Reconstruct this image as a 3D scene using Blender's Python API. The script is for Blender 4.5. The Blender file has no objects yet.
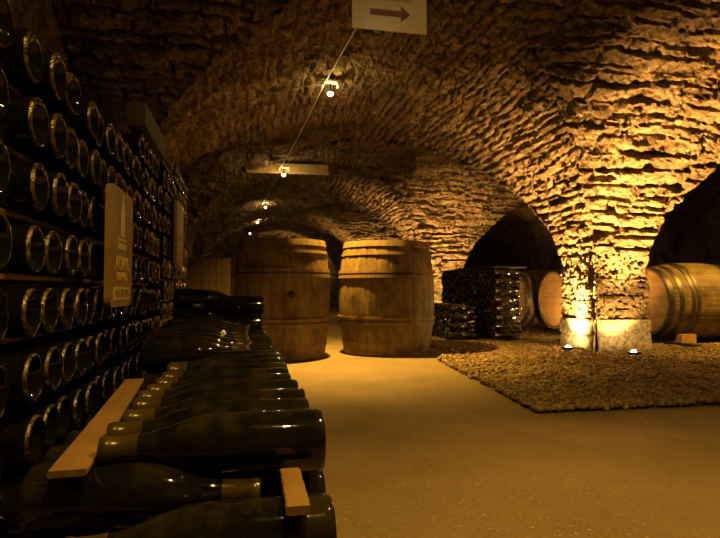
import bpy, bmesh, math, random
import numpy as np
from mathutils import Vector, Matrix, Euler

random.seed(7)
C = bpy.context.scene.collection
PI = math.pi

# ------------------------------------------------------------------ helpers
class MB:
    """collects geometry, builds ONE mesh object"""
    def __init__(s): s.v = []; s.f = []
    def add(s, vs, fs, M=None):
        o = len(s.v)
        for p in vs:
            p = Vector(p)
            if M is not None: p = M @ p
            s.v.append(tuple(p))
        s.f += [tuple(i + o for i in q) for q in fs]
        return s
    def box(s, c, d, M=None, bev=0.0, jit=0.0):
        bm = bmesh.new(); bmesh.ops.create_cube(bm, size=1)
        for v in bm.verts:
            v.co = Vector((v.co.x*d[0], v.co.y*d[1], v.co.z*d[2]))
            if jit: v.co += Vector((random.uniform(-jit, jit), random.uniform(-jit, jit), random.uniform(-jit, jit)))
        if bev: bmesh.ops.bevel(bm, geom=bm.edges[:], offset=bev, segments=2, affect='EDGES', profile=0.6)
        bm.verts.index_update()
        vs = [v.co + Vector(c) for v in bm.verts]; fs = [[v.index for v in f.verts] for f in bm.faces]
        bm.free()
        return s.add(vs, fs, M)
    def lathe(s, prof, n=32, M=None, jit=None):
        vs = []; fs = []; rings = []
        for r, z in prof:
            if r < 1e-6: rings.append([len(vs)]); vs.append((0, 0, z))
            else:
                rings.append(list(range(len(vs), len(vs)+n)))
                for k in range(n):
                    a = 2*PI*k/n; vs.append((r*math.cos(a), r*math.sin(a), z))
        for a, b in zip(rings, rings[1:]):
            for k in range(n):
                k2 = (k+1) % n
                if len(a) == 1 and len(b) == 1: continue
                if len(a) == 1: fs.append((a[0], b[k2], b[k]))
                elif len(b) == 1: fs.append((a[k], a[k2], b[0]))
                else: fs.append((a[k], a[k2], b[k2], b[k]))
        return s.add(vs, fs, M)
    def tube(s, pts, r, n=8):
        pts = [Vector(p) for p in pts]; vs = []; fs = []
        for i, p in enumerate(pts):
            t = (pts[min(i+1, len(pts)-1)] - pts[max(i-1, 0)]).normalized()
            up = Vector((0, 0, 1)) if abs(t.z) < .9 else Vector((1, 0, 0))
            a = t.cross(up).normalized(); b = t.cross(a)
            for k in range(n):
                w = 2*PI*k/n; vs.append(p + a*r*math.cos(w) + b*r*math.sin(w))
        for i in range(len(pts)-1):
            for k in range(n):
                k2 = (k+1) % n
                fs.append((i*n+k, i*n+k2, (i+1)*n+k2, (i+1)*n+k))
        fs.append(tuple(range(n))); fs.append(tuple((len(pts)-1)*n + k for k in range(n))[::-1])
        return s.add(vs, fs)
    def prism(s, poly, z0, z1, M=None):
        n = len(poly)
        vs = [(x, y, z0) for x, y in poly] + [(x, y, z1) for x, y in poly]
        fs = [tuple(range(n))[::-1], tuple(range(n, 2*n))] + [(k, (k+1) % n, (k+1) % n + n, k+n) for k in range(n)]
        return s.add(vs, fs, M)
    def build(s, name, mat, parent=None, smooth=False, loc=None):
        me = bpy.data.meshes.new(name); me.from_pydata(s.v, [], s.f); me.update()
        bm = bmesh.new(); bm.from_mesh(me); bmesh.ops.recalc_face_normals(bm, faces=bm.faces[:]); bm.to_mesh(me); bm.free()
        if smooth:
            me.polygons.foreach_set('use_smooth', [True]*len(me.polygons))
            me.set_sharp_from_angle(angle=math.radians(42))
        me.materials.append(mat)
        o = bpy.data.objects.new(name, me); C.objects.link(o)
        if parent: o.parent = parent
        if loc: o.location = loc
        return o

def tag(o, label, cat, group=None, kind=None):
    o['label'] = label; o['category'] = cat
    if group: o['group'] = group
    if kind: o['kind'] = kind
    return o
def structure(o): o['kind'] = 'structure'; return o
def empty(name, loc=(0, 0, 0), rot=(0, 0, 0)):
    o = bpy.data.objects.new(name, None); o.empty_display_size = .1; C.objects.link(o)
    o.location = loc; o.rotation_euler = rot
    return o
def copy_tree(o, parent=None):
    c = o.copy(); C.objects.link(c)
    if parent: c.parent = parent
    for ch in o.children: copy_tree(ch, c)
    return c
ORD = ['first', 'second', 'third', 'fourth', 'fifth', 'sixth', 'seventh', 'eighth', 'ninth', 'tenth', 'eleventh', 'twelfth', 'thirteenth',
       'fourteenth', 'fifteenth', 'sixteenth', 'seventeenth', 'eighteenth', 'nineteenth', 'twentieth', 'twenty-first']

# ------------------------------------------------------------------ materials
def mat(name, base, rough=.6, metal=0.0, spec=.5):
    m = bpy.data.materials.new(name); m.use_nodes = True
    b = m.node_tree.nodes['Principled BSDF']
    b.inputs['Base Color'].default_value = (*base, 1); b.inputs['Roughness'].default_value = rough
    b.inputs['Metallic'].default_value = metal; b.inputs['Specular IOR Level'].default_value = spec
    return m
def nd(m, t, **kw):
    n = m.node_tree.nodes.new(t)
    for k, v in kw.items():
        if k in n.inputs: n.inputs[k].default_value = v
        else: setattr(n, k, v)
    return n
def ln(m, a, b): m.node_tree.links.new(a, b)
def coords(m, scale=(1, 1, 1)):
    tc = nd(m, 'ShaderNodeTexCoord'); mp = nd(m, 'ShaderNodeMapping'); mp.inputs['Scale'].default_value = scale
    ln(m, tc.outputs['Object'], mp.inputs['Vector']); return mp.outputs['Vector']
def noise(m, vec, scale, detail=6, rough=.6, dist=0):
    n = nd(m, 'ShaderNodeTexNoise'); n.inputs['Scale'].default_value = scale; n.inputs['Detail'].default_value = detail
    n.inputs['Roughness'].default_value = rough; n.inputs['Distortion'].default_value = dist
    ln(m, vec, n.inputs['Vector']); return n.outputs['Fac']
def ramp(m, fac, stops):
    r = nd(m, 'ShaderNodeValToRGB'); e = r.color_ramp.elements
    while len(e) < len(stops): e.new(.5)
    for k, (p, c) in enumerate(stops): e[k].position = p; e[k].color = (*c, 1) if len(c) == 3 else c
    ln(m, fac, r.inputs['Fac']); return r.outputs['Color']
def mix(m, fac, a, b, mode='MIX'):
    n = nd(m, 'ShaderNodeMix', data_type='RGBA', blend_type=mode)
    if isinstance(fac, float): n.inputs[0].default_value = fac
    else: ln(m, fac, n.inputs[0])
    for s, x in ((6, a), (7, b)):
        if isinstance(x, tuple): n.inputs[s].default_value = (*x, 1)
        else: ln(m, x, n.inputs[s])
    return n.outputs[2]
def bsdf(m): return m.node_tree.nodes['Principled BSDF']
def bump(m, h, strength, dist=.01, prev=None):
    b = nd(m, 'ShaderNodeBump'); b.inputs['Strength'].default_value = strength; b.inputs['Distance'].default_value = dist
    ln(m, h, b.inputs['Height'])
    if prev: ln(m, prev, b.inputs['Normal'])
    ln(m, b.outputs['Normal'], bsdf(m).inputs['Normal']); return b.outputs['Normal']

def stone_mat(name, dark, mid, light, bs=.9, sc=1.0):
    m = mat(name, mid, .92, spec=.15); v = coords(m)
    n1 = noise(m, v, 5*sc, 8, .65); n2 = noise(m, v, 34*sc, 6, .7); n3 = noise(m, v, 90*sc, 4, .6)
    c = ramp(m, n1, [(.3, dark), (.5, mid), (.7, light)])
    c2 = ramp(m, n2, [(.36, (.22, .19, .16)), (.5, (.85, .85, .85)), (.66, (1.2, 1.18, 1.12))])
    ln(m, mix(m, .85, c, c2, 'MULTIPLY'), bsdf(m).inputs['Base Color'])
    n = bump(m, n2, bs, .075); bump(m, n3, bs, .03, n)
    return m
M_VAULT = stone_mat('vault_rubble_limestone', (.12, .085, .05), (.29, .22, .135), (.46, .37, .245), 1.0)
M_PILLAR = stone_mat('hacked_pillar_limestone', (.22, .17, .10), (.42, .34, .23), (.60, .50, .36), 1.0, 1.5)
M_PLINTH = stone_mat('smooth_plinth_limestone', (.45, .37, .26), (.56, .47, .34), (.64, .55, .41), .35)

def floor_mat():
    m = mat('trodden_concrete', (.3, .24, .16), .62, spec=.35); v = coords(m)
    n1 = noise(m, v, 1.6, 6, .6); n2 = noise(m, v, 60, 4, .7); n3 = noise(m, v, 220, 3, .7)
    c = ramp(m, n1, [(.3, (.12, .094, .057)), (.7, (.19, .15, .094))])
    c2 = ramp(m, n2, [(.3, (.72, .72, .72)), (.6, (1, 1, 1))])
    n4 = noise(m, v, 110, 2, .5); n5 = noise(m, v, 2.2, 3, .6)
    sp = mix(m, 1.0, ramp(m, n4, [(.64, (0, 0, 0)), (.72, (1, 1, 1))]), ramp(m, n5, [(.4, (.1, .1, .1)), (.6, (1, 1, 1))]), 'MULTIPLY')
    cc = mix(m, .8, c, c2, 'MULTIPLY')
    ln(m, mix(m, sp, cc, (.5, .43, .31)), bsdf(m).inputs['Base Color'])
    ln(m, ramp(m, n1, [(.35, (.75, .75, .75)), (.65, (.5, .5, .5))]), bsdf(m).inputs['Roughness'])
    n = bump(m, n2, .5, .006); bump(m, n3, .6, .003, n)
    return m
M_FLOOR = floor_mat()
def gravel_mat():
    m = mat('brown_gravel', (.2, .15, .09), .85, spec=.25); v = coords(m)
    n1 = noise(m, v, 45, 3, .7)
    ln(m, ramp(m, n1, [(.32, (.05, .037, .02)), (.5, (.16, .12, .07)), (.7, (.42, .34, .22))]), bsdf(m).inputs['Base Color'])
    bump(m, noise(m, v, 140, 4, .7), .6, .004)
    return m
M_GRAVEL = gravel_mat()

def wood_mat(name, c0, c1, axis='Z', rough=.65, sc=1.0, grime=.5):
    m = mat(name, c0, rough, spec=.3)
    k = {'X': (2, 30, 30), 'Y': (30, 2, 30), 'Z': (30, 30, 2)}[axis]
    v = coords(m, tuple(a*sc for a in k)); g = noise(m, v, 1.0, 6, .65, .6)
    v2 = coords(m); st = noise(m, v2, 7, 6, .65)
    c = ramp(m, g, [(.3, c0), (.7, c1)])
    d = ramp(m, st, [(.32, (.3, .26, .22)), (.55, (1, 1, 1))])
    ln(m, mix(m, grime, c, d, 'MULTIPLY'), bsdf(m).inputs['Base Color'])
    bump(m, g, .35, .003)
    return m
M_OAK = wood_mat('aged_barrel_oak', (.12, .085, .043), (.25, .19, .105), 'Z', .6, 1, .9)
M_OAKHEAD = wood_mat('pale_barrel_head_oak', (.42, .26, .10), (.58, .38, .16), 'Y', .6, .6, .35)
M_HOOPWOOD = wood_mat('brown_hoop', (.13, .09, .045), (.27, .20, .11), 'Z', .55, 1, .6)
M_IRON = mat('dull_iron_hoop', (.10, .085, .07), .45, .7)
M_PLANK = wood_mat('weathered_plank', (.13, .082, .036), (.20, .13, .06), 'Y', .7, 1, .5)
M_LATH = wood_mat('dark_rack_lath', (.09, .05, .025), (.16, .09, .045), 'Y', .7, 1, .6)
M_RED = wood_mat('reddish_lath', (.24, .11, .05), (.32, .16, .07), 'Y', .65, 1, .5)
M_DARKWOOD = wood_mat('blackened_timber', (.03, .022, .014), (.06, .045, .03), 'Z', .75, 1, .5)
M_CRATE = wood_mat('brown_crate_board', (.035, .025, .013), (.065, .045, .023), 'Z', .7, 1, .5)
M_BEAM = wood_mat('yellow_brown_board', (.42, .30, .14), (.55, .40, .2), 'X', .65, 1, .4)
M_BLACK = mat('black_metal', (.012, .012, .012), .4, .3)
M_BRASS = mat('painted_metal_bracket', (.75, .66, .5), .5)
M_CABLE = mat('grey_cable', (.55, .48, .38), .5)
M_DARKCABLE = mat('dark_cable', (.10, .08, .06), .5)
M_CORK = mat('bung_dark', (.015, .01, .008), .8)

def glass_mat(name, dusty):
    m = mat(name, (.004, .0045, .002), .1, spec=.5); v = coords(m)
    n1 = noise(m, v, 14, 6, .65); n2 = noise(m, v, 90, 4, .6)
    d = ramp(m, n1, [(.44, (0, 0, 0)), (.72, (dusty, dusty, dusty))])
    ge = nd(m, 'ShaderNodeNewGeometry'); sx = nd(m, 'ShaderNodeSeparateXYZ'); ln(m, ge.outputs['Normal'], sx.inputs[0])
    up = nd(m, 'ShaderNodeMapRange'); ln(m, sx.outputs['Z'], up.inputs['Value'])
    up.inputs['From Min'].default_value = -.2; up.inputs['From Max'].default_value = 1; up.inputs['To Min'].default_value = .2; up.inputs['To Max'].default_value = 1
    mu = nd(m, 'ShaderNodeMath', operation='MULTIPLY'); ln(m, d, mu.inputs[0]); ln(m, up.outputs[0], mu.inputs[1])
    fac = mu.outputs[0]
    ln(m, mix(m, fac, (.004, .0045, .002), (.20, .17, .09)), bsdf(m).inputs['Base Color'])
    r = nd(m, 'ShaderNodeMapRange'); ln(m, fac, r.inputs['Value']); r.inputs['To Min'].default_value = .015; r.inputs['To Max'].default_value = .6
    r2 = nd(m, 'ShaderNodeMath', operation='ADD'); ln(m, r.outputs[0], r2.inputs[0])
    n2m = nd(m, 'ShaderNodeMath', operation='MULTIPLY'); ln(m, n2, n2m.inputs[0]); n2m.inputs[1].default_value = .03; ln(m, n2m.outputs[0], r2.inputs[1])
    ln(m, r2.outputs[0], bsdf(m).inputs['Roughness'])
    return m
M_GLASS = glass_mat('dusty_dark_bottle_glass', .11)
M_RACKGLASS = glass_mat('dark_rack_bottle_glass', .01)
M_HEELGLINT = mat('scuffed_heel_painted_rim_glint', (.1, .08, .03), .2, spec=.8)  # bright rim outline of rack bottles painted into the mottled heel colour
_v = coords(M_HEELGLINT); ln(M_HEELGLINT, ramp(M_HEELGLINT, noise(M_HEELGLINT, _v, 70, 4, .7), [(.42, (.012, .012, .005)), (.62, (.10, .075, .03)), (.78, (.26, .2, .09))]), bsdf(M_HEELGLINT).inputs['Base Color'])
bump(M_HEELGLINT, noise(M_HEELGLINT, _v, 260, 2, .6), .7, .002)
def pale_glass():
    m = glass_mat('olive_bottle_glass', .8)
    return m
M_OLIVE = pale_glass()
M_FOIL = wood_mat('mouldy_yellow_neck_foil', (.03, .025, .008), (.065, .052, .018), 'Z', .22, .4, .5)

def emis(name, col, st):
    m = bpy.data.materials.new(name); m.use_nodes = True; nt = m.node_tree; nt.nodes.clear()
    e = nt.nodes.new('ShaderNodeEmission'); o = nt.nodes.new('ShaderNodeOutputMaterial')
    e.inputs[0].default_value = (*col, 1); e.inputs[1].default_value = st
    nt.links.new(e.outputs[0], o.inputs[0]); return m
LAMPC = (1.0, .495, .06)
UPC = (1.0, .49, .12)
M_BULB = emis('halogen_bulb_glow', (1, .66, .22), 600)

# ------------------------------------------------------------------ numpy noise + rubble pattern
def hsh(a, b, s):
    a = a.astype(np.int64); b = b.astype(np.int64)
    h = (a*374761393 + b*668265263 + s*974634777) & 0xffffffff
    h = ((h ^ (h >> 13))*1274126177) & 0xffffffff
    h = ((h ^ (h >> 16))*2246822519) & 0xffffffff
    return ((h ^ (h >> 15)) & 0xffffff)/float(0xffffff)
def vn(u, v, s):
    iu = np.floor(u); iv = np.floor(v); fu = u-iu; fv = v-iv
    fu = fu*fu*(3-2*fu); fv = fv*fv*(3-2*fv)
    return (hsh(iu, iv, s)*(1-fu) + hsh(iu+1, iv, s)*fu)*(1-fv) + (hsh(iu, iv+1, s)*(1-fu) + hsh(iu+1, iv+1, s)*fu)*fv
def fbm(u, v, s, o=4):
    t = 0; a = .5
    for k in range(o): t = t + a*(vn(u*2**k, v*2**k, s+k)-.5); a *= .5
    return t
def sstep(x, a, b):
    t = np.clip((x-a)/(b-a), 0, 1); return t*t*(3-2*t)
def rubble(u, v, seed, rh=(.05, .12), sl=(.12, .46), gap=.012, amp=1.0, brk=.11):
    rng = np.random.default_rng(seed)
    v = v + .11*fbm(u*1.4, v*1.6, seed+5, 3) + .035*fbm(u*7, v*7, seed+9, 3)
    u = u + .05*fbm(u*5, v*5, seed+15, 2)
    kb = np.floor(u/.42 + .9*fbm(u*1.3, v*2.1, seed+61, 2) + 5.)
    v = v + brk*(hsh(kb, np.floor(v/.55+.8*fbm(u*.9, v*.9, seed+63, 2)+50), seed+65)-.5)
    b = np.cumsum(rng.uniform(rh[0], rh[1], 900)) - 12
    r = np.clip(np.searchsorted(b, v), 1, len(b)-1)
    dv = np.minimum(v-b[r-1], b[r]-v)
    ln_ = sl[0] + (sl[1]-sl[0])*hsh(r, r*0+3, seed)
    uu = u/ln_ + 7.3*hsh(r, r*0+11, seed)
    i = np.floor(uu); f = uu-i
    e0 = .35*(hsh(i, r, seed+1)-.5); e1 = 1+.35*(hsh(i+1, r, seed+1)-.5)
    i = np.where(f < e0, i-1, np.where(f > e1, i+1, i)); f = uu-i
    e0 = .35*(hsh(i, r, seed+1)-.5); e1 = 1+.35*(hsh(i+1, r, seed+1)-.5)
    du = np.minimum(f-e0, e1-f)*ln_
    gv = gap*(.5+1.6*hsh(i, r, seed+21))
    p = np.minimum(sstep(dv, gv*.25, gv*1.5), sstep(du, gap*.2, gap*1.5))
    lvl = .6*hsh(i, r, seed+2)+.4
    slope = (hsh(i, r, seed+31)-.5)*.5*(v-.5*(b[r-1]+b[r]))
    h = p*(.012+.034*lvl+slope) - .019 + .066*fbm(u*8, v*12, seed+41, 5) + .04*fbm(u*27, v*33, seed+45, 3) - .035*sstep(vn(u*6, v*11, seed+71), .70, .9) + .03*fbm(u*2.2, v*2.2, seed+51, 2)
    return h*amp
def grid_object(name, P, N, H, keep, mat_, parent=None):
    """P,N: (a,b,3) arrays, keep: (a-1,b-1) mask"""
    Q = (P + N*H[..., None]).astype(np.float32)
    a, b = H.shape
    idx = np.arange(a*b).reshape(a, b)
    q = np.stack([idx[:-1, :-1], idx[1:, :-1], idx[1:, 1:], idx[:-1, 1:]], -1)[keep]
    used = np.unique(q); rem = np.full(a*b, -1, np.int64); rem[used] = np.arange(len(used))
    q = rem[q]; V = Q.reshape(-1, 3)[used]
    return V, q
def np_mesh(name, parts, mat_, parent=None, smooth=True):
    vs = []; qs = []; o = 0
    for V, q in parts: vs.append(V); qs.append(q+o); o += len(V)
    V = np.concatenate(vs); q = np.concatenate(qs); k = q.shape[1]
    me = bpy.data.meshes.new(name)
    me.vertices.add(len(V)); me.vertices.foreach_set('co', V.astype(np.float32).ravel())
    me.loops.add(q.size); me.loops.foreach_set('vertex_index', q.astype(np.int32).ravel())
    me.polygons.add(len(q)); me.polygons.foreach_set('loop_start', np.arange(0, q.size, k, dtype=np.int32))
    me.polygons.foreach_set('use_smooth', np.full(len(q), smooth, dtype=bool))
    me.update(calc_edges=True); me.validate()
    me.materials.append(mat_)
    ob = bpy.data.objects.new(name, me); C.objects.link(ob)
    if parent: ob.parent = parent
    return ob

# ------------------------------------------------------------------ the vault (two groin-vaulted aisles)
ZS, RISE, EXPO = .80, 1.33, .65
AX, AH = .90, 1.81           # main aisle: centre line, half span
BX, BH = 5.04, 1.81          # side aisle
XL, XR, YN, YF = -.93, 6.88, -1.25, 16.3
BAYS = [(-3.42, .08), (.54, 4.04), (4.50, 8.00), (8.46, 11.96), (12.42, 15.92)]
def prof(t): return ZS + RISE*np.power(np.clip(1-t*t, 0, 1), EXPO)
def h_main(x):
    z = np.full_like(x, -9.)
    for c, h in ((AX, AH), (BX, BH)):
        t = (x-c)/h; z = np.where(np.abs(t) < 1, np.maximum(z, prof(t)), z)
    return z
def h_cross(y):
    z = np.full_like(y, -9.)
    for a, b in BAYS:
        t = (y-(a+b)/2)/((b-a)/2); z = np.where(np.abs(t) < 1, prof(t), z)
    return z
def arc(c, h, step):
    t = np.sin(np.linspace(-PI/2, PI/2, 6001)); x = c+h*t; z = prof(t)
    L = np.concatenate([[0], np.cumsum(np.hypot(np.diff(x), np.diff(z)))])
    n = int(L[-1]/step); l = np.linspace(0, L[-1], n)
    x = np.interp(l, L, x); z = np.interp(l, L, z)
    dx = np.gradient(x); dz = np.gradient(z); k = np.hypot(dx, dz)
    return x, z, dz/k, -dx/k, l       # inward normal (towards the room): x part, z part
def vault(axis, c, h, u0, u1, step, seed):
    s, z, ns, nz, l = arc(c, h, step)
    u = np.linspace(u0, u1, max(2, int((u1-u0)/step)))
    U, S = np.meshgrid(u, s, indexing='ij'); Z = np.broadcast_to(z, U.shape).copy(); L = np.broadcast_to(l, U.shape)
    NS = np.broadcast_to(ns, U.shape); NZ = np.broadcast_to(nz, U.shape)
    other = h_cross(U) if axis == 'y' else h_main(U)
    inside = Z < other-1e-4
    i = inside
    allin = i[:-1, :-1] & i[1:, :-1] & i[1:, 1:] & i[:-1, 1:]
    Z = np.where(inside, other, Z)
    H = rubble(U, L + .37*seed, seed, (.045, .095), (.09, .24), .010, .85) if axis == 'y' else rubble(U, L + .37*seed, seed, (.06, .135), (.14, .5), .009)
    if axis == 'y':
        P = np.stack([S, U, Z], -1); N = np.stack([NS, 0*U, NZ], -1)
    else:
        P = np.stack([U, S, Z], -1); N = np.stack([0*U, NS, NZ], -1)
    return grid_object('', P, N, H, ~allin, None)
parts = [vault('y', AX, AH, 2.0, 9.5, .015, 11), vault('y', AX, AH, 9.5, YF, .03, 11), vault('y', AX, AH, YN, 2.0, .03, 11),
         vault('y', BX, BH, YN, YF, .04, 17)]
for k, (a, b) in enumerate(BAYS):
    st = .015 if k in (1, 2) else (.022 if k == 3 else .035)
    parts.append(vault('x', (a+b)/2, (b-a)/2, XL, 4.2, st, 23+k))
    parts.append(vault('x', (a+b)/2, (b-a)/2, 4.2, XR, .04, 23+k))
structure(np_mesh('ceiling', parts, M_VAULT, smooth=False))

def wall(name, p0, p1, z1, nrm, step, seed):
    p0 = np.array(p0); p1 = np.array(p1); L = np.hypot(*(p1-p0))
    u = np.linspace(0, L, int(L/step)); v = np.linspace(0, z1, int(z1/step)); U, V = np.meshgrid(u, v, indexing='ij')
    d = (p1-p0)/L
    P = np.stack([p0[0]+d[0]*U, p0[1]+d[1]*U, V], -1); N = np.broadcast_to(np.array([nrm[0], nrm[1], 0.]), P.shape)
    H = rubble(U, V, seed)
    return structure(np_mesh(name, [grid_object('', P, N, H, np.ones((len(u)-1, len(v)-1), bool), None)], M_VAULT))
wall('wall_left', (XL-.02, YN), (XL-.02, YF), 2.2, (1, 0), .035, 61)
wall('wall_right', (XR, YN), (XR, YF), 2.2, (-1, 0), .05, 62)
wall('wall_back', (XL, YF), (XR, YF), 2.2, (0, -1), .04, 63)
wall('wall_front', (XL, YN), (XR, YN), 2.2, (0, 1), .06, 64)
fl = MB().add([(XL, YN, 0), (XR, YN, 0), (XR, YF, 0), (XL, YF, 0)], [(0, 1, 2, 3)]).build('floor', M_FLOOR); structure(fl)

# ------------------------------------------------------------------ pillars
def pillar(x0, y0, x1, y1, seed, step, label, notch=True):
    root = empty('stone_pillar', ((x0+x1)/2, (y0+y1)/2, 0)); tag(root, label, 'pillar', 'vault pillars between the two aisles')
    # plan outline (counter-clockwise) with a re-entrant groove at the aisle-side front corner
    pts = [(x0+.035, y0), (x1-.02, y0), (x1, y0+.02), (x1, y1-.02), (x1-.02, y1), (x0+.02, y1), (x0, y1-.02), (x0, y0+.05), (x0+.012, y0+.04), (x0+.03, y0+.035), (x0+.035, y0)]
    pts = np.array(pts); L = np.concatenate([[0], np.cumsum(np.hypot(*np.diff(pts, axis=0).T))])
    n = int(L[-1]/step); l = np.linspace(0, L[-1], n)
    X = np.interp(l, L, pts[:, 0]); Y = np.interp(l, L, pts[:, 1])
    dx = np.gradient(X); dy = np.gradient(Y); k = np.hypot(dx, dy)+1e-9
    nx = dy/k; ny = -dx/k
    def shaft(z0, z1, off, amp, seed, rh, sl, pit):
        v = np.linspace(z0, z1, int((z1-z0)/step)); U, V = np.meshgrid(l, v, indexing='ij')
        H = off + amp*rubble(U, V, seed, rh, sl, .008, 1, 0) + pit*1.2*fbm(U*45, V*38, seed+3, 3) - pit*1.3*sstep(vn(U*42, V*46, seed+8), .62, .85)
        H = H - .004*sstep(np.abs(V-z1), .012, 0)
        P = np.stack([np.broadcast_to(X[:, None], U.shape)-(x0+x1)/2, np.broadcast_to(Y[:, None], U.shape)-(y0+y1)/2, V], -1)
        N = np.stack([np.broadcast_to(nx[:, None], U.shape), np.broadcast_to(ny[:, None], U.shape), 0*U], -1)
        return grid_object('', P, N, H, np.ones((n-1, len(v)-1), bool), None)
    np_mesh('shaft', [shaft(.26, .86, -.002, .35, seed, (.13, .24), (.22, .42), .022)], M_PILLAR, root, False)
    np_mesh('plinth', [shaft(0, .262, .012, .25, seed+7, (.3, .4), (.45, .6), .006)], M_PLINTH, root)
    return root
pillar(2.71, 4.04, 3.23, 4.50, 71, .007, 'nearest stone pillar, brightly uplit by two floor lamps standing in gravel')
pillar(2.71, 8.00, 3.23, 8.46, 83, .02, 'second uplit stone pillar, behind the low bottle stack, its foot hidden')
pillar(2.71, 11.96, 3.23, 12.42, 95, .03, 'third stone pillar, far off in line behind the right upright barrel')

# ------------------------------------------------------------------ gravel
def gx0(y): return 1.176 + .105*(np.minimum(y, 3.8)-2.14) + .45*np.clip(y-3.8, 0, .6)
rng = np.random.default_rng(5)
step = .03
u = np.linspace(0, 1, 150); v = np.concatenate([np.linspace(2.14, 6, 190), np.linspace(6.05, 12, 80)])
U, V = np.meshgrid(u, v, indexing='ij')
GX = gx0(np.minimum(V, 5.5)); Xg = GX + U*(XR-.05-GX)
edge = np.minimum(sstep(U, 0, .012), sstep(V, 2.14, 2.2))
Hg = .004 + edge*(.012 + .02*(vn(Xg*40, V*40, 3)-.3) + .02*fbm(Xg*2, V*2, 4, 3))
Pg = np.stack([Xg, V, 0*U], -1); Ng = np.zeros_like(Pg); Ng[..., 2] = 1
FOOT = [(2.69, 3.25, 4.02, 4.52), (2.69, 3.25, 7.98, 8.48), (2.69, 3.25, 11.94, 12.44), (2.34, 2.66, 5.0, 6.53), (1.92, 2.24, 5.1, 6.2), (3.7, 3.84, 4.15, 7.15), (4.38, 4.52, 4.15, 7.15)]
cx = .25*(Xg[:-1, :-1]+Xg[1:, :-1]+Xg[1:, 1:]+Xg[:-1, 1:]); cy = .5*(V[:-1, :-1]+V[1:, 1:])
kg = np.ones(cx.shape, bool)
for a, b, c, d in FOOT: kg &= ~((cx > a) & (cx < b) & (cy > c) & (cy < d))
gparts = [grid_object('', Pg, Ng, Hg, kg, None)]
bm = bmesh.new(); bmesh.ops.create_icosphere(bm, subdivisions=1, radius=1)
iv = np.array([v_.co[:] for v_ in bm.verts]); bm.verts.index_update(); it = np.array([[w.index for w in f.verts] for f in bm.faces]); bm.free()
n = 26000
py = 2.13 + 4.6*rng.random(n)**1.5; px = gx0(np.minimum(py, 5.5)) + (4.6-1.2)*rng.random(n)**1.15
hp = .012 + .01*rng.random(n)
ok = np.ones(n, bool)
for a, b, c, d in FOOT: ok &= ~((px > a-.02) & (px < b+.02) & (py > c-.02) & (py < d+.02))
px, py, hp = px[ok], py[ok], hp[ok]; n = len(px)
sz = rng.uniform(.006, .018, (n, 1))*rng.uniform(.7, 1.3, (n, 3)); sz[:, 2] *= .65
ang = rng.random(n)*6.28; ca, sa = np.cos(ang), np.sin(ang)
W = iv[None]*sz[:, None]*(1+.25*rng.standard_normal((n, len(iv), 1)))
Wx = W[..., 0]*ca[:, None]-W[..., 1]*sa[:, None]; Wy = W[..., 0]*sa[:, None]+W[..., 1]*ca[:, None]
PV = np.stack([Wx+px[:, None], Wy+py[:, None], W[..., 2]+hp[:, None]], -1).reshape(-1, 3)
PT = (it[None]+(np.arange(n)*len(iv))[:, None, None]).reshape(-1, 3)
GV, Gq = gparts[0]
Gt = np.concatenate([Gq[:, [0, 1, 2]], Gq[:, [0, 2, 3]]])
g = np_mesh('gravel_bed', [(GV, Gt), (PV, PT)], M_GRAVEL)
tag(g, 'bed of loose brown gravel around the uplit pillar beside the smooth floor', 'gravel', kind='stuff')

# ------------------------------------------------------------------ bottles
LB = .295
def bottle_prof(full=True):
    p = [(0, .026), (.012, .024), (.022, .016), (.030, .005), (.0335, .0008), (.0365, 0), (.0388, .002), (.0398, .006), (.040, .012), (.040, .135), (.0394, .152), (.0375, .168),
         (.034, .184), (.0295, .199), (.0252, .212), (.0215, .224), (.0185, .236), (.0165, .248), (.0155, .26), (.0150, .282), (.0150, .283), (.0163, .284), (.0163, .2905), (.0148, .292), (.0148, .295), (0, .295)]
    return [(r, z*.915) for r, z in p]
bot_me = {}
def bottle_mesh(m, seg, rad=1.0):
    key = (m.name, seg, rad)
    if key not in bot_me:
        o = MB().lathe([(r*rad, z) for r, z in bottle_prof()], seg).build('wine_bottle', m, smooth=True)
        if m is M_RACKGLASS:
            o.data.materials.append(M_HEELGLINT)
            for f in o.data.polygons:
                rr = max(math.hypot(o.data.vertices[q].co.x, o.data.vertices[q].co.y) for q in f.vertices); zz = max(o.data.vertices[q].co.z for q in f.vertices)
                if zz < .0058 and rr > .037*rad: f.material_index = 1  # heel ring faces take the painted rim highlight
        bot_me[key] = o.data; bpy.data.objects.remove(o)
    return bot_me[key]
foil_me = MB().lathe([(r, z*.915) for r, z in [(.0176, .2475), (.0180, .248), (.0164, .262), (.0158, .2825), (.0169, .284), (.0169, .291), (.0158, .2935), (.0152, .2962), (0, .2962)]], 24).build('neck_foil', M_FOIL, smooth=True)
FOIL = foil_me.data; bpy.data.objects.remove(foil_me)
def bottle(loc, direction, label, group, m=None, seg=36, foil=True, roll=None, cat='bottle', rad=1.0):
    """direction: unit vector from base to neck"""
    o = bpy.data.objects.new('wine_bottle', bottle_mesh(m or M_GLASS, seg, rad)); C.objects.link(o)
    q = Vector(direction).normalized().to_track_quat('Z', 'Y')
    e = (q.to_matrix() @ Matrix.Rotation(random.random()*6.28 if roll is None else roll, 3, 'Z')).to_euler()
    o.location = loc; o.rotation_euler = e
    tag(o, label, cat, group)
    if foil:
        c = bpy.data.objects.new('neck_foil', FOIL); C.objects.link(c); c.parent = o
    return o

# ---- low stack in the foreground (heads and tails)
SG = 'dusty bottles of the low foreground stack'
P = .0858
XB, XN = .097, -.198      # base plane towards the path, neck plane
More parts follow.
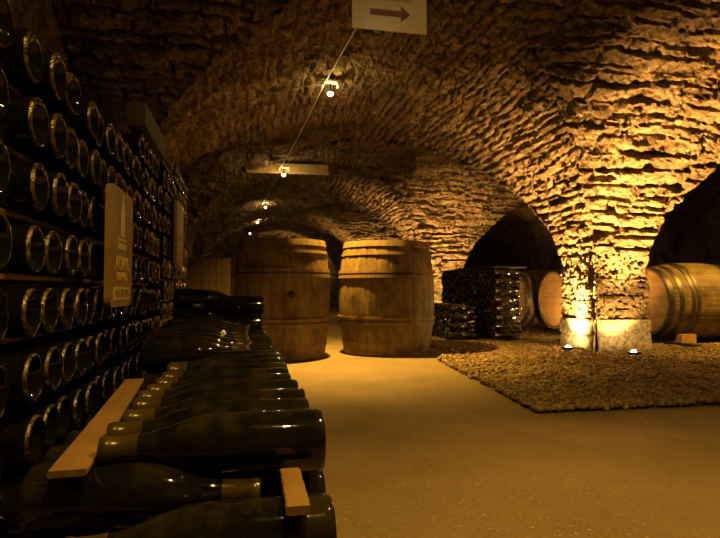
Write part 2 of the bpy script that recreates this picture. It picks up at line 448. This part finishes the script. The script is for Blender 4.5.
# lower row lying base to the path
for k in range(2):
    bottle((.097, .62, .238) if k == 0 else (.112, .80, .216), (-1, 0, 0), ('nearest bottle, bottom right corner, base toward the path under the small wood block' if k == 0 else
           'low bottle whose base shows just behind the small wood block'), SG)
# lower row lying base to the rack
lab = ['large near bottle with base at lower left, its yellow neck pointing right']
for k in range(20):
    if k == 0: b0 = Vector((-.243, .757, .252)); d = Vector((.28, -.045, .002))
    else: b0 = Vector((-.245+random.uniform(-.008, .008), .752+P*k, .250)); d = Vector((1, random.uniform(-.01, .01), .0))
    bottle(b0, d, lab[0] if k == 0 else 'bottle under the long plank, base toward the rack, %s counting from the near plank end' % ORD[k-1], SG)
# upper row lying base to the path
for k in range(20):
    x = .104 if k == 0 else .094+random.uniform(-.006, .006)
    dz = random.uniform(-.003, .003)
    bottle((x, .749+P*k, .303+dz*.4), (-1, random.uniform(-.012, .012), dz/.29),
           'dusty bottle in top row of low stack, base toward the path, %s from the front' % ORD[k], SG)
# second upper row, base to the rack
for k in range(8):
    bottle((-.247+random.uniform(-.006, .006), 1.555+P*k, .333+.004*k), (1, 0, -.02), 'bottle on low stack with neck toward the path, %s of that row beyond the plank' % ORD[k], SG)
# higher pile at the far end
for j in range(2):
    for k in range(3):
        bottle((.078+.006*j, 2.31+P*k, .368+.068*j), (-1, 0, 0),
               'base-out bottle in the raised far pile, %s layer, %s from the front' % (['lower', 'upper'][j], ORD[k]), SG)
for k in range(3):
    bottle((-.26, 2.335+P*k, .468), (1, 0, -.06), 'neck-out bottle on top of the raised far pile, %s from the front' % ORD[k], SG)
bottle((-.262, 2.345, .395), (1, 0, 0), 'bottle lying inside the raised far pile, neck toward the path, under the topmost one', SG)
# timber base below the stack
t = empty('timber_pallet', (-.09, 1.6, 0)); tag(t, 'blackened timber pallet carrying the low foreground bottle stack', 'pallet')
for x in (-.15, .0, .12): MB().box((x, 0, .09), (.06, 2.2, .18), bev=.004).build('bearer', M_DARKWOOD, t)
for k in range(10): MB().box((-.01, -1.02+k*.227, .188), (.33, .12, .016), bev=.002).build('deck_board', M_DARKWOOD, t)

def plank(name, p0, p1, w, th, m, label, cat='plank', jit=.0008):
    p0, p1 = Vector(p0), Vector(p1); d = p1-p0; L = d.length
    mb = MB(); nseg = 14; vs = []; fs = []
    rnd = random.Random(int(L*1e4))
    for i in range(nseg+1):
        y = -L/2 + L*i/nseg; e = rnd.uniform(-jit, jit); e2 = rnd.uniform(-jit, jit)
        c = .18*th
        for x, z in ((-w/2+e, -th/2+c), (-w/2+c+e, -th/2), (w/2-c+e2, -th/2), (w/2+e2, -th/2+c), (w/2+e2, th/2-c), (w/2-c+e2, th/2), (-w/2+c+e, th/2), (-w/2+e, th/2-c)): vs.append((x, y, z))
    for i in range(nseg):
        for k in range(8): fs.append((i*8+k, i*8+(k+1) % 8, (i+1)*8+(k+1) % 8, (i+1)*8+k))
    fs += [tuple(range(8)), tuple(nseg*8+k for k in range(8))[::-1]]
    mb.add(vs, fs); o = mb.build(name, m)
    o.location = (p0+p1)/2
    yaw = math.atan2(-d.x, d.y); pit = math.atan2(d.z, math.hypot(d.x, d.y))
    o.rotation_euler = Euler((pit, 0, yaw), 'XYZ')
    return tag(o, label, cat)
plank('wooden_plank', (-.188, .69, .297), (-.234, 1.36, .297), .040, .008, M_PLANK, 'long pale wooden plank laid across the necks of the foreground bottles')
plank('wood_block', (.056, .568, .2835), (.058, .69, .2835), .024, .009, M_PLANK, 'short pale wood block lying on the nearest bottle by the path', 'block')

# ---- bottle racks on the left
RX = -.338
def rack(y0, y1, ztop, posts, rows, label, seed):
    root = empty('bottle_rack', (RX-.15, (y0+y1)/2, 0)); tag(root, label, 'rack', 'bottle racks along the left wall')
    oy = (y0+y1)/2
    for y in posts:
        for x in (.06, -.16): MB().box((x, y-oy, ztop/2), (.045, .04, ztop), bev=.004).build('post', M_DARKWOOD, root)
    for i, z in enumerate(rows):
        m = M_RED if (seed == 1 and i == 3) else M_LATH
        o = MB().box((.085, 0, z-.0475), (.03, y1-y0, .010), bev=.002).build('lath', m, root)
        if m is M_RED: o['label'] = 'reddish lath under a bottle row'
        MB().box((-.11, 0, z-.036), (.03, y1-y0, .034), bev=.002).build('back_lath', M_LATH, root)
    return root
rows1 = [.894, .786, .678, .570, .462, .354, .246]
rack(.62, 2.53, .96, (.62, 1.005, 2.55), rows1 + [.138], 'near dark bottle rack on the left, holding seven visible rows of bottles', 1)
cols1 = [.90, ] + [1.066+.0905*k for k in range(17)]
rn = random.Random(3)
for i, z in enumerate(rows1 + [.138]):
    for j, y in enumerate(cols1):
        if i == 0 and j == 4: continue                      # the empty place in the top row
        if i == 7 and j > 9: continue
        if i == 6 and j > 13: continue
        if 1.50 < y < 1.64 and i in (2, 3): continue        # wholly behind the sign board
        if j: y += (-.028, -.012, 0, .002, -.012, -.012, 0, 0)[i]
        x = RX + rn.uniform(-.007, .007); zz = z-.001+rn.uniform(-.001, .002); yy = y + rn.uniform(-.004, .004)
        dr = Vector((-1, rn.uniform(-.03, .03), rn.uniform(-.015, .025)))
        if i == 0 and j == 3: dr = Vector((-1, .1, -.06)); x += .012; zz -= .001
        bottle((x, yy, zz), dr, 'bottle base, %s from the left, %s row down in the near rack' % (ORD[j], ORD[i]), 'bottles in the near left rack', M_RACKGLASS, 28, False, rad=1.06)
rows2 = [1.10-.1*k for k in range(9)]
rack(2.58, 3.80, 1.16, (2.60, 3.80), rows2, 'far dark bottle rack on the left, taller, just beyond the post', 2)
for i, z in enumerate(rows2[:8]):
    for j in range(12):
        y = 2.68+.0905*j
        if i > 6 and j > 4: continue
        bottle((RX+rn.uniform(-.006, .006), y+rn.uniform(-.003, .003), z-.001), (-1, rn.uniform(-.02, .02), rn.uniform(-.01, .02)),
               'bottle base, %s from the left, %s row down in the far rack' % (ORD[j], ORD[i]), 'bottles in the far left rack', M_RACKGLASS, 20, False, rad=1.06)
# extra short row and box above the far end of the near rack
for j in range(5):
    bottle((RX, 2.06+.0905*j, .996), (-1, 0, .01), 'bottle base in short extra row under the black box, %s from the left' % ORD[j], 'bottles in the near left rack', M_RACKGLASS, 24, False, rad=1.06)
t = empty('black_crate', (RX-.01, 2.25, 1.045)); tag(t, 'black wooden box lying on top of the near rack, far end', 'crate')
MB().box((0, 0, .006), (.06, .54, .012), bev=.002).build('bottom', M_DARKWOOD, t)
for q in (-1, 1):
    MB().box((q*.025, 0, .045), (.010, .54, .066), bev=.002).build('side', M_DARKWOOD, t)
    MB().box((0, q*.264, .045), (.04, .012, .066), bev=.002).build('end', M_DARKWOOD, t)

# ---- text helper
def text_mesh(s, size, depth=.0006):
    cu = bpy.data.curves.new('lettering', 'FONT'); cu.body = s; cu.size = size; cu.extrude = depth; cu.align_x = 'CENTER'; cu.align_y = 'CENTER'
    o = bpy.data.objects.new('lettering', cu); C.objects.link(o); bpy.context.view_layer.update()
    me = bpy.data.meshes.new_from_object(o.evaluated_get(bpy.context.evaluated_depsgraph_get()))
    bpy.data.objects.remove(o); me.name = 'lettering'
    return me
def text_on(s, size, m, parent, loc, sx=1, rot=(0, 0, 0)):
    me = text_mesh(s, size); me.materials.clear(); me.materials.append(m)
    o = bpy.data.objects.new('lettering', me); C.objects.link(o); o.parent = parent; o.location = loc; o.rotation_euler = rot; o.scale = (sx, 1, 1)
    return o
M_BOARD = wood_mat('brown_sign_board', (.20, .14, .055), (.27, .19, .08), 'Z', .55, .5, .35)
M_GOLD = mat('pale_gold_lettering', (.55, .42, .2), .5)
def rack_sign(yc, w, z0, z1, label, full):
    root = empty('rack_sign', (RX+.028, yc, (z0+z1)/2), (PI/2, 0, PI/2)); h = z1-z0     # local x -> +Y, local y -> up, local z -> +X
    tag(root, label, 'sign', 'sign boards hung on the racks')
    pts = []; r = .025
    for cx, cy, a0 in ((w/2-r, h/2-r, 0), (-w/2+r, h/2-r, 90), (-w/2+r, -h/2+r, 180), (w/2-r, -h/2+r, 270)):
        for k in range(6): a = math.radians(a0+18*k); pts.append((cx+r*math.cos(a), cy+r*math.sin(a)))
    MB().prism(pts, -.008, .006).build('board', M_BOARD, root)
    for q in (-.3, .3): MB().box((q*w, h/2-.03, -.016), (.02, .02, .016)).build('hook', M_BLACK, root)
    if full:
        e = MB()      # slim steeple-like emblem on a base
        e.prism([(-.022, .03), (.022, .03), (.022, .085), (.016, .10), (.006, .115), (0, .14), (-.006, .115), (-.016, .10), (-.022, .085)], .006, .0072)
        e.prism([(-.045, .018), (.045, .018), (.045, .024), (-.045, .024)], .006, .0072)
        e.prism([(-.045, -.004), (.045, -.004), (.045, .012), (-.045, .012)], .006, .0072)
        e.build('emblem', M_GOLD, root)
        text_on('ACANS', .052, M_GOLD, root, (0, -.042, .0068), 1.0)
        text_on('GRANDS', .03, M_GOLD, root, (0, -.074, .0068), 1.1)
        MB().prism([(-.10, -.132), (.10, -.132), (.10, -.100), (-.10, -.100)], .006, .0066).build('name_band', M_GOLD, root)
        text_on('MOUTONS', .03, M_BOARD, root, (0, -.117, .0072), 1.15)
    else:
        e = MB(); e.prism([(-.02, .0), (.02, .0), (.016, .07), (0, .11), (-.016, .07)], .006, .0072); e.build('emblem', M_GOLD, root)
        text_on('ACANS', .05, M_GOLD, root, (0, -.06, .0068))
rack_sign(1.57, .27, .458, .757, 'brown sign board with pale emblem and lettering on the near rack', True)
rack_sign(2.97, .31, .62, .93, 'brown sign board seen edge-on, hung on the far rack', False)

# ------------------------------------------------------------------ barrels
def barrel_r(z, H, rb, rh):
    t = (z-H/2)/(H/2); return rh + (rb-rh)*(1-abs(t)**2.1)
def barrel_parts(root, H, rb, rh, hoops, hoopmat, headmat, bung=None, nst=26):
    mb = MB(); seg = nst*8; rings = []; vs = []; fs = []
    zs = [0] + [H*k/28 for k in range(1, 28)] + [H]
    rj = random.Random(int(rb*1e4)); off = [rj.uniform(-.0012, .0012) for _ in range(nst)]
    def ring(rf, z):
        o = len(vs)
        for k in range(seg):
            a = 2*PI*k/seg; st, f = k//8, k % 8
            r = rf + off[st] - (.0035 if f == 0 else 0)
            vs.append((r*math.cos(a), r*math.sin(a), z))
        return o
    R = [ring(barrel_r(0, H, rb, rh)-.022, .035), ring(barrel_r(0, H, rb, rh)-.020, 0)] + [ring(barrel_r(z, H, rb, rh), z) for z in zs] + [ring(barrel_r(H, H, rb, rh)-.020, H), ring(barrel_r(H, H, rb, rh)-.022, H-.035)]
    for a, b in zip(R, R[1:]):
        for k in range(seg):
            k2 = (k+1) % seg; fs.append((a+k, a+k2, b+k2, b+k))
    mb.add(vs, fs); mb.build('staves', M_OAK, root, smooth=True)
    for zc in (.03, H-.03):      # heads of six planks each
        rr = rh-.021; h = MB(); n = 7
        for i in range(n):
            xa = -rr+2*rr*i/n+.0008; xb = -rr+2*rr*(i+1)/n-.0008; poly = []
            for q in range(9):
                x = xa+(xb-xa)*q/8; poly.append((x, math.sqrt(max(rr*rr-x*x, 1e-7))))
            for q in range(9):
                x = xb+(xa-xb)*q/8; poly.append((x, -math.sqrt(max(rr*rr-x*x, 1e-7))))
            h.prism(poly, zc-.009+.0006*(i % 2), zc+.009-.0006*(i % 2))
        h.build('head', headmat, root)
    for z0, w, th in hoops:
        p = []
        for q in range(5):
            z = z0+w*q/4; p.append((barrel_r(z, H, rb, rh)+th, z))
        pr = [(barrel_r(z0, H, rb, rh)-.002, z0)] + p + [(barrel_r(z0+w, H, rb, rh)-.002, z0+w)]
        MB().lathe(pr, 96).build('hoop', hoopmat, root, smooth=True)
    if bung:
        a, z = bung; r = barrel_r(z, H, rb, rh)
        M = Matrix.Translation((r*math.cos(a), r*math.sin(a), z)) @ Matrix.Rotation(a, 4, 'Z') @ Matrix.Rotation(PI/2, 4, 'Y')
        MB().lathe([(0, .004), (.022, .004), (.026, .001), (.026, -.01), (0, -.01)], 24, M).build('bung', M_CORK, root, smooth=True)
def upright(loc, H, rb, rh, rz, label, bung):
    root = empty('wine_barrel', loc, (0, 0, rz)); tag(root, label, 'barrel', 'upright oak barrels')
    hp = [(.0, .035, .005), (.085, .02, .004), (.235, .024, .009), (.272, .024, .011), (.590, .024, .011), (.628, .024, .011), (.765, .02, .006), (H-.045, .045, .006)]
    barrel_parts(root, H, rb, rh, hp, M_HOOPWOOD, M_OAK, bung)
    return root
upright((.296, 4.33, 0), .865, .358, .318, .3, 'left upright oak barrel, mostly in shadow, with a dark bung hole', (-PI/2-.3+.12, .47))
upright((1.14, 4.46, 0), .875, .382, .336, .9, 'right upright oak barrel, lit on its left side, at the edge of the gravel', None)

def lying(xh, y, z, label, yaw=0):
    root = empty('oak_cask', (xh, y, z), (0, PI/2, yaw)); tag(root, label, 'barrel', 'casks lying on rails in the side aisle')
    H = .92
    hp = []
    for a, w in ((.006, .04), (.095, .035), (.20, .03), (.245, .032)): hp += [(a, w, .004), (H-a-w, w, .004)]
    barrel_parts(root, H, .362, .305, hp, M_IRON, M_OAKHEAD)
    return root
lying(3.66, 4.64, .392, 'large oak cask lying right of the uplit pillar, pale head and dark hoops', 0)
lying(3.26, 5.57, .392, 'oak cask whose round head peeks out left of the uplit pillar')
lying(3.30, 6.50, .392, 'shadowed oak cask lying just behind the tall bottle stack')
for x, lb in ((3.62, 'left timber rail carrying the lying casks'), (4.3, 'right timber rail carrying the lying casks')):
    o = MB().box((0, 0, .024), (.08, 3.0, .036), bev=.004).build('timber_rail', M_CRATE, loc=(x+.14, 5.65, 0)); tag(o, lb, 'rail', 'rails under the casks')
o = MB().add([(-.075, -.05, 0), (.075, -.05, 0), (.075, .05, 0), (-.075, .05, 0), (-.075, -.05, .095), (.075, -.05, .095), (.075, -.01, .095), (-.075, -.01, .095)],
             [(3, 2, 1, 0), (0, 1, 5, 4), (4, 5, 6, 7), (1, 2, 6, 5), (2, 3, 7, 6), (3, 0, 4, 7)]).build('wood_wedge', M_OAKHEAD, loc=(3.80, 4.33, .02))
tag(o, 'pale wooden wedge chocking the large cask right of the pillar', 'wedge')

# ------------------------------------------------------------------ bottle stacks beside the pillar
def side_stack(x, y0, layers, cols, name, m):
    for i in range(layers):
        for rev in (0, 1):
            z = .068+.086*i + .043*rev
            if rev and i == layers-1: continue
            jx = random.uniform(-.012, .012)
            bottle((x+jx+.272*rev, y0+.043*rev+random.uniform(-.005, .005), z), (1-2*rev, random.uniform(-.02, .02), random.uniform(-.005, .01)),
                   'olive bottle on lit front of %s stack, %s layer up, neck pointing %s' % (name, ORD[i], ['right', 'left'][rev]), 'bottles on the front of the %s side stack' % name, m, 28, True)
    mb = MB(); pr = [(0, .02), (.03, .004), (.037, 0), (.04, .006), (.04, .14), (.034, .184), (.0215, .224), (.0155, .26), (.0163, .29), (0, .295)]
    pr = [(r, z*.915) for r, z in pr]
    for j in range(1, cols):
        for i in range(layers):
            M = Matrix.Translation((x+random.uniform(-.01, .01), y0+.0865*j, .068+.086*i)) @ Matrix.Rotation(PI/2, 4, 'Y')
            mb.lathe(pr, 14, M)
            if i < layers-1: mb.lathe(pr, 14, Matrix.Translation((x+.272+random.uniform(-.01, .01), y0+.043+.0865*j, .111+.086*i)) @ Matrix.Rotation(-PI/2, 4, 'Y'))
    o = mb.build('bottle_stack', m, smooth=True)
    tag(o, 'dark mass of stacked bottle ends behind the front of the %s side stack' % name, 'bottles', kind='stuff')
    L = cols*.0865+.02
    t = empty('stack_frame', (x+.15, y0-.04+L/2, 0)); tag(t, 'thin dark timber bearers and laths holding the %s side stack' % name, 'rack')
    for dx in (-.10, .08): MB().box((dx, 0, .014), (.05, L, .026), bev=.003).build('bearer', M_LATH, t)
    for i in range(1, layers): MB().box((-.07, 0, .0245+.086*i), (.03, L, .005)).build('lath', M_LATH, t)
side_stack(2.34, 5.05, 8, 17, 'tall', M_OLIVE)
side_stack(1.92, 5.14, 4, 12, 'low', M_OLIVE)
plank('leaning_stick', (2.285, 5.72, .67), (2.20, 6.10, .378), .03, .012, M_LATH, 'thin wooden slat leaning against the dark side of the tall stack', 'slat')
# cloth-like board on the tall stack
o = MB().box((0, 0, .006), (.34, 1.5, .012), bev=.002).build('cover_board', M_DARKWOOD, loc=(2.49, 5.75, .712)); tag(o, 'dark flat board lying on top of the tall bottle stack', 'board')

# ------------------------------------------------------------------ crates and post at the far left
def crate(loc, w, d, h, label):
    t = empty('wooden_crate', loc); tag(t, label, 'crate', 'wooden crates beyond the rack')
    for s in (-1, 1):
        f = MB()
        for k in range(3): f.box((-w/2+w*(k+.5)/3, s*(d/2-.008), h/2), (w/3-.006, .016, h-.01), bev=.002)
        f.build('front_panel' if s < 0 else 'back_panel', M_CRATE, t)
        f = MB()
        for k in range(3): f.box((s*(w/2-.008), 0, h*(k+.5)/3), (.016, d-.036, h/3-.008), bev=.002)
        f.build('side_panel', M_CRATE, t)
    MB().box((0, 0, .012), (w-.036, d-.036, .016)).build('bottom', M_CRATE, t)
crate((-.29, 5.25, 0), .37, .36, .39, 'lower wooden crate beyond the racks at far left, mostly hidden by bottles')
crate((-.28, 5.26, .39), .36, .35, .39, 'upper wooden crate standing on another crate beyond the racks at far left')
o = MB().box((0, 0, .515), (.11, .05, 1.03), bev=.005).build('wooden_post', M_CRATE, loc=(-.03, 5.36, 0)); tag(o, 'upright wooden post between the crates and the left upright barrel', 'post')

# ------------------------------------------------------------------ ceiling lamps, cable, sign
def ceiling_lamp(loc, drop, label):
    t = empty('ceiling_lamp', loc); tag(t, label, 'lamp', 'halogen spots on the vault cable')
    br = MB(); br.box((0, 0, drop+.012), (.125, .05, .012), bev=.002)
    for s in (-1, 1): br.box((s*.056, 0, drop-.004), (.013, .05, .034), bev=.002)
    br.build('bracket', M_BRASS, t)
    MB().tube([(0, 0, drop), (0, 0, .05)], .006).build('stem', M_BLACK, t)
    MB().lathe([(0, .055), (.007, .054), (.010, .04), (.011, .006), (.010, .004), (.0, .010)], 24).build('lamp_housing', M_BLACK, t, smooth=True)
    MB().lathe([(0, -.020), (.012, -.015), (.020, -.003), (.018, .004), (0, .006)], 20).build('bulb', M_BULB, t, smooth=True)
    return t
def spot(loc, target, watts, angle, blend, rad=.015, col=LAMPC):
    l = bpy.data.lights.new('lamp_light', 'POINT' if angle >= 180 else 'SPOT'); l.energy = watts; l.shadow_soft_size = rad; l.color = col
    if angle < 180: l.spot_size = math.radians(angle); l.spot_blend = blend
    o = bpy.data.objects.new('lamp_light', l); C.objects.link(o); o.location = loc
    o.rotation_euler = (Vector(target)-Vector(loc)).to_track_quat('-Z', 'Y').to_euler()
    return o
LAMPS = [(.22, .16, 1.88), (.80, .80, 1.985), (.645, 4.22, 1.985), (.475, 6.74, 1.86), (.41, 10.43, 2.0), (.33, 12.77, 2.0), (.20, 15.3, 2.0)]
LNAMES = ['ceiling spot lamp high over the foreground bottle stack, nearest of all lamps', 'ceiling spot lamp on the cable above the near end of the smooth floor', 'bright ceiling spot lamp above the gap between the upright barrels', 'small ceiling spot lamp hanging just below the yellow board',
          'tiny distant lamp on the cable, first beyond the yellow board', 'tiny distant lamp on the cable, second beyond the yellow board', 'farthest tiny lamp on the cable, just above the left barrel']
LW = [82, 200, 1050, 80, 80, 70, 50]
for p, nm, w in zip(LAMPS, LNAMES, LW):
    ceiling_lamp(p, .075, nm)
    spot((p[0], p[1], p[2]-.035), (p[0], p[1], 0), w, 173 if nm.startswith('ceiling spot lamp high') else 96 if nm.startswith('ceiling') else 140 if nm.startswith('small') else 100, 1, .014)
p = (4.45, 3.55, 1.95); ceiling_lamp(p, .075, 'ceiling spot lamp in the side aisle above the large cask, past the right edge')
spot((p[0], p[1], p[2]-.035), (4.3, 4.0, 0), 330, 100, 1, .014)
pts = []
for a, b in zip([(.82, .22, 2.0)]+LAMPS[1:], LAMPS[1:]):
    for k in range(10):
        f = k/10; pts.append((a[0]+(b[0]-a[0])*f-.045, a[1]+(b[1]-a[1])*f, a[2]+.075+(b[2]-a[2])*f-.03*math.sin(PI*f)))
pts.append((LAMPS[-1][0]-.045, LAMPS[-1][1], LAMPS[-1][2]+.075))
tag(MB().tube(pts, .004).build('lamp_cable', M_CABLE, smooth=True), 'thin cable running along the vault crown from lamp to lamp', 'cable')
pts = []
for k in range(15):
    x = .60-1.32*k/14; t_ = (x-AX)/AH; pts.append((x, 4.27-.05*k/14, float(prof(np.array(t_)))-.035))
tag(MB().tube(pts, .004).build('branch_cable', M_DARKCABLE, smooth=True), 'thin dark cable curving down the vault left of the bright lamp', 'cable')
o = MB().box((0, 0, 0), (1.0, .02, .145), bev=.004).build('cross_board', M_BEAM, loc=(.54, 6.98, 1.985)); o.rotation_euler = (math.radians(-25), 0, math.radians(-3))
tag(o, 'yellow brown board fixed crosswise under the vault crown behind a lamp', 'board')

M_PAPER = mat('cream_sign_panel', (.70, .55, .34), .3)
M_ARROW = mat('red_brown_print', (.20, .04, .02), .5)
root = empty('hanging_sign', (.55, 2.09, 1.705), (PI/2, 0, 0))
tag(root, 'cream hanging sign at top edge with a red brown arrow pointing right', 'sign')
MB().box((0, 0, -.003), (.297, .42, .006), bev=.001).build('panel', M_PAPER, root)
MB().prism([(-.078, -.152), (.044, -.152), (.044, -.171), (.082, -.140), (.044, -.109), (.044, -.128), (-.078, -.128)], .0005, .0012).build('arrow', M_ARROW, root)
for s, y, z in (('SUITE DE LA VISITE', .02, .026), ('WAY OF THE VISIT', -.086, .026)): text_on(s, z, M_ARROW, root, (.0, y, .001), .82)
for s in (-1, 1): MB().tube([(s*.12, .20, 0), (s*.12, .36, 0)], .0015).build('hanging_wire', M_CABLE, root)

# ------------------------------------------------------------------ floor uplights
def uplight(x, y, z, target, w, label, face=None, spill=0.01, cone=104):
    face = face or target
    t = empty('floor_uplight', (x, y, z)); tag(t, label, 'lamp', 'uplights set in the gravel')
    MB().lathe([(0, 0), (.05, 0), (.052, .02), (.047, .032), (.04, .033), (.036, .026), (0, .024)], 28).build('housing', M_BLACK, t, smooth=True)
    MB().lathe([(0, .026), (.020, .027), (.018, .036), (.008, .042), (0, .043)], 20).build('bulb', M_BULB, t, smooth=True)
    spot((x, y, z+.06), face, spill, cone, .5, .02, UPC)          # spill of the reflector lamp over the pillar face
    spot((x, y, z+.06), target, w, 74, 1, .02, UPC)               # its main beam
uplight(2.58, 4.18, .01, (2.62, 4.14, 1.0), 820, 'left floor uplight shining on the narrow face of the near pillar', (2.69, 4.20, .34), 170, 84)
uplight(2.86, 3.76, .01, (3.00, 3.72, 1.0), 1600, 'right floor uplight shining on the broad face of the near pillar', (2.88, 4.0, .42), 60, 86)
uplight(2.95, 4.86, .01, (2.98, 5.0, 1.0), 40, 'floor uplight hidden behind the near pillar, lighting the cask heads', (3.0, 5.3, 1.2), 75, 165)
uplight(2.54, 8.12, .01, (2.58, 8.10, 1.0), 540, 'floor uplight at the second pillar, hidden behind bottle stacks', (2.7, 8.2, .6), 60)
uplight(2.88, 7.72, .01, (2.92, 7.70, 1.0), 460, 'second floor uplight of the second pillar, behind the tall stack', (2.9, 7.98, .5), 50)
uplight(3.40, 8.70, .01, (3.45, 8.8, 1.0), 300, 'floor uplight on the hidden far side of the second pillar', (3.3, 8.5, .6), 20)
uplight(2.54, 12.0, .01, (2.58, 11.95, 1.0), 520, 'floor uplight at the third pillar, behind the upright barrels', (2.7, 12.1, .6), 60)
uplight(1.60, 15.7, .01, (1.6, 16.1, 1.0), 260, 'floor uplight washing the far end wall', (1.6, 16.3, .6), 60)
uplight(6.5, 10.2, .01, (6.4, 10.0, 1.2), 160, 'floor uplight by the side aisle wall, beyond the casks', (6.8, 10.2, .6), 40)

# ------------------------------------------------------------------ world, camera
w = bpy.data.worlds.new('World'); bpy.context.scene.world = w; w.use_nodes = True
w.node_tree.nodes['Background'].inputs[0].default_value = (1, .6, .25, 1); w.node_tree.nodes['Background'].inputs[1].default_value = 0.0
cam = bpy.data.cameras.new('camera'); co = bpy.data.objects.new('camera', cam); C.objects.link(co)
cam.sensor_width = 36; cam.sensor_fit = 'HORIZONTAL'; cam.lens = 570/720*36; cam.clip_start = .02
co.location = (0, 0, .5); co.rotation_euler = (math.radians(90+2.1), 0, math.radians(-11.7))
sc = bpy.context.scene; sc.camera = co
sc.view_settings.view_transform = 'Standard'; sc.view_settings.look = 'None'; sc.view_settings.gamma = 1; sc.view_settings.use_curve_mapping = False
sc.view_settings.exposure = 0.0
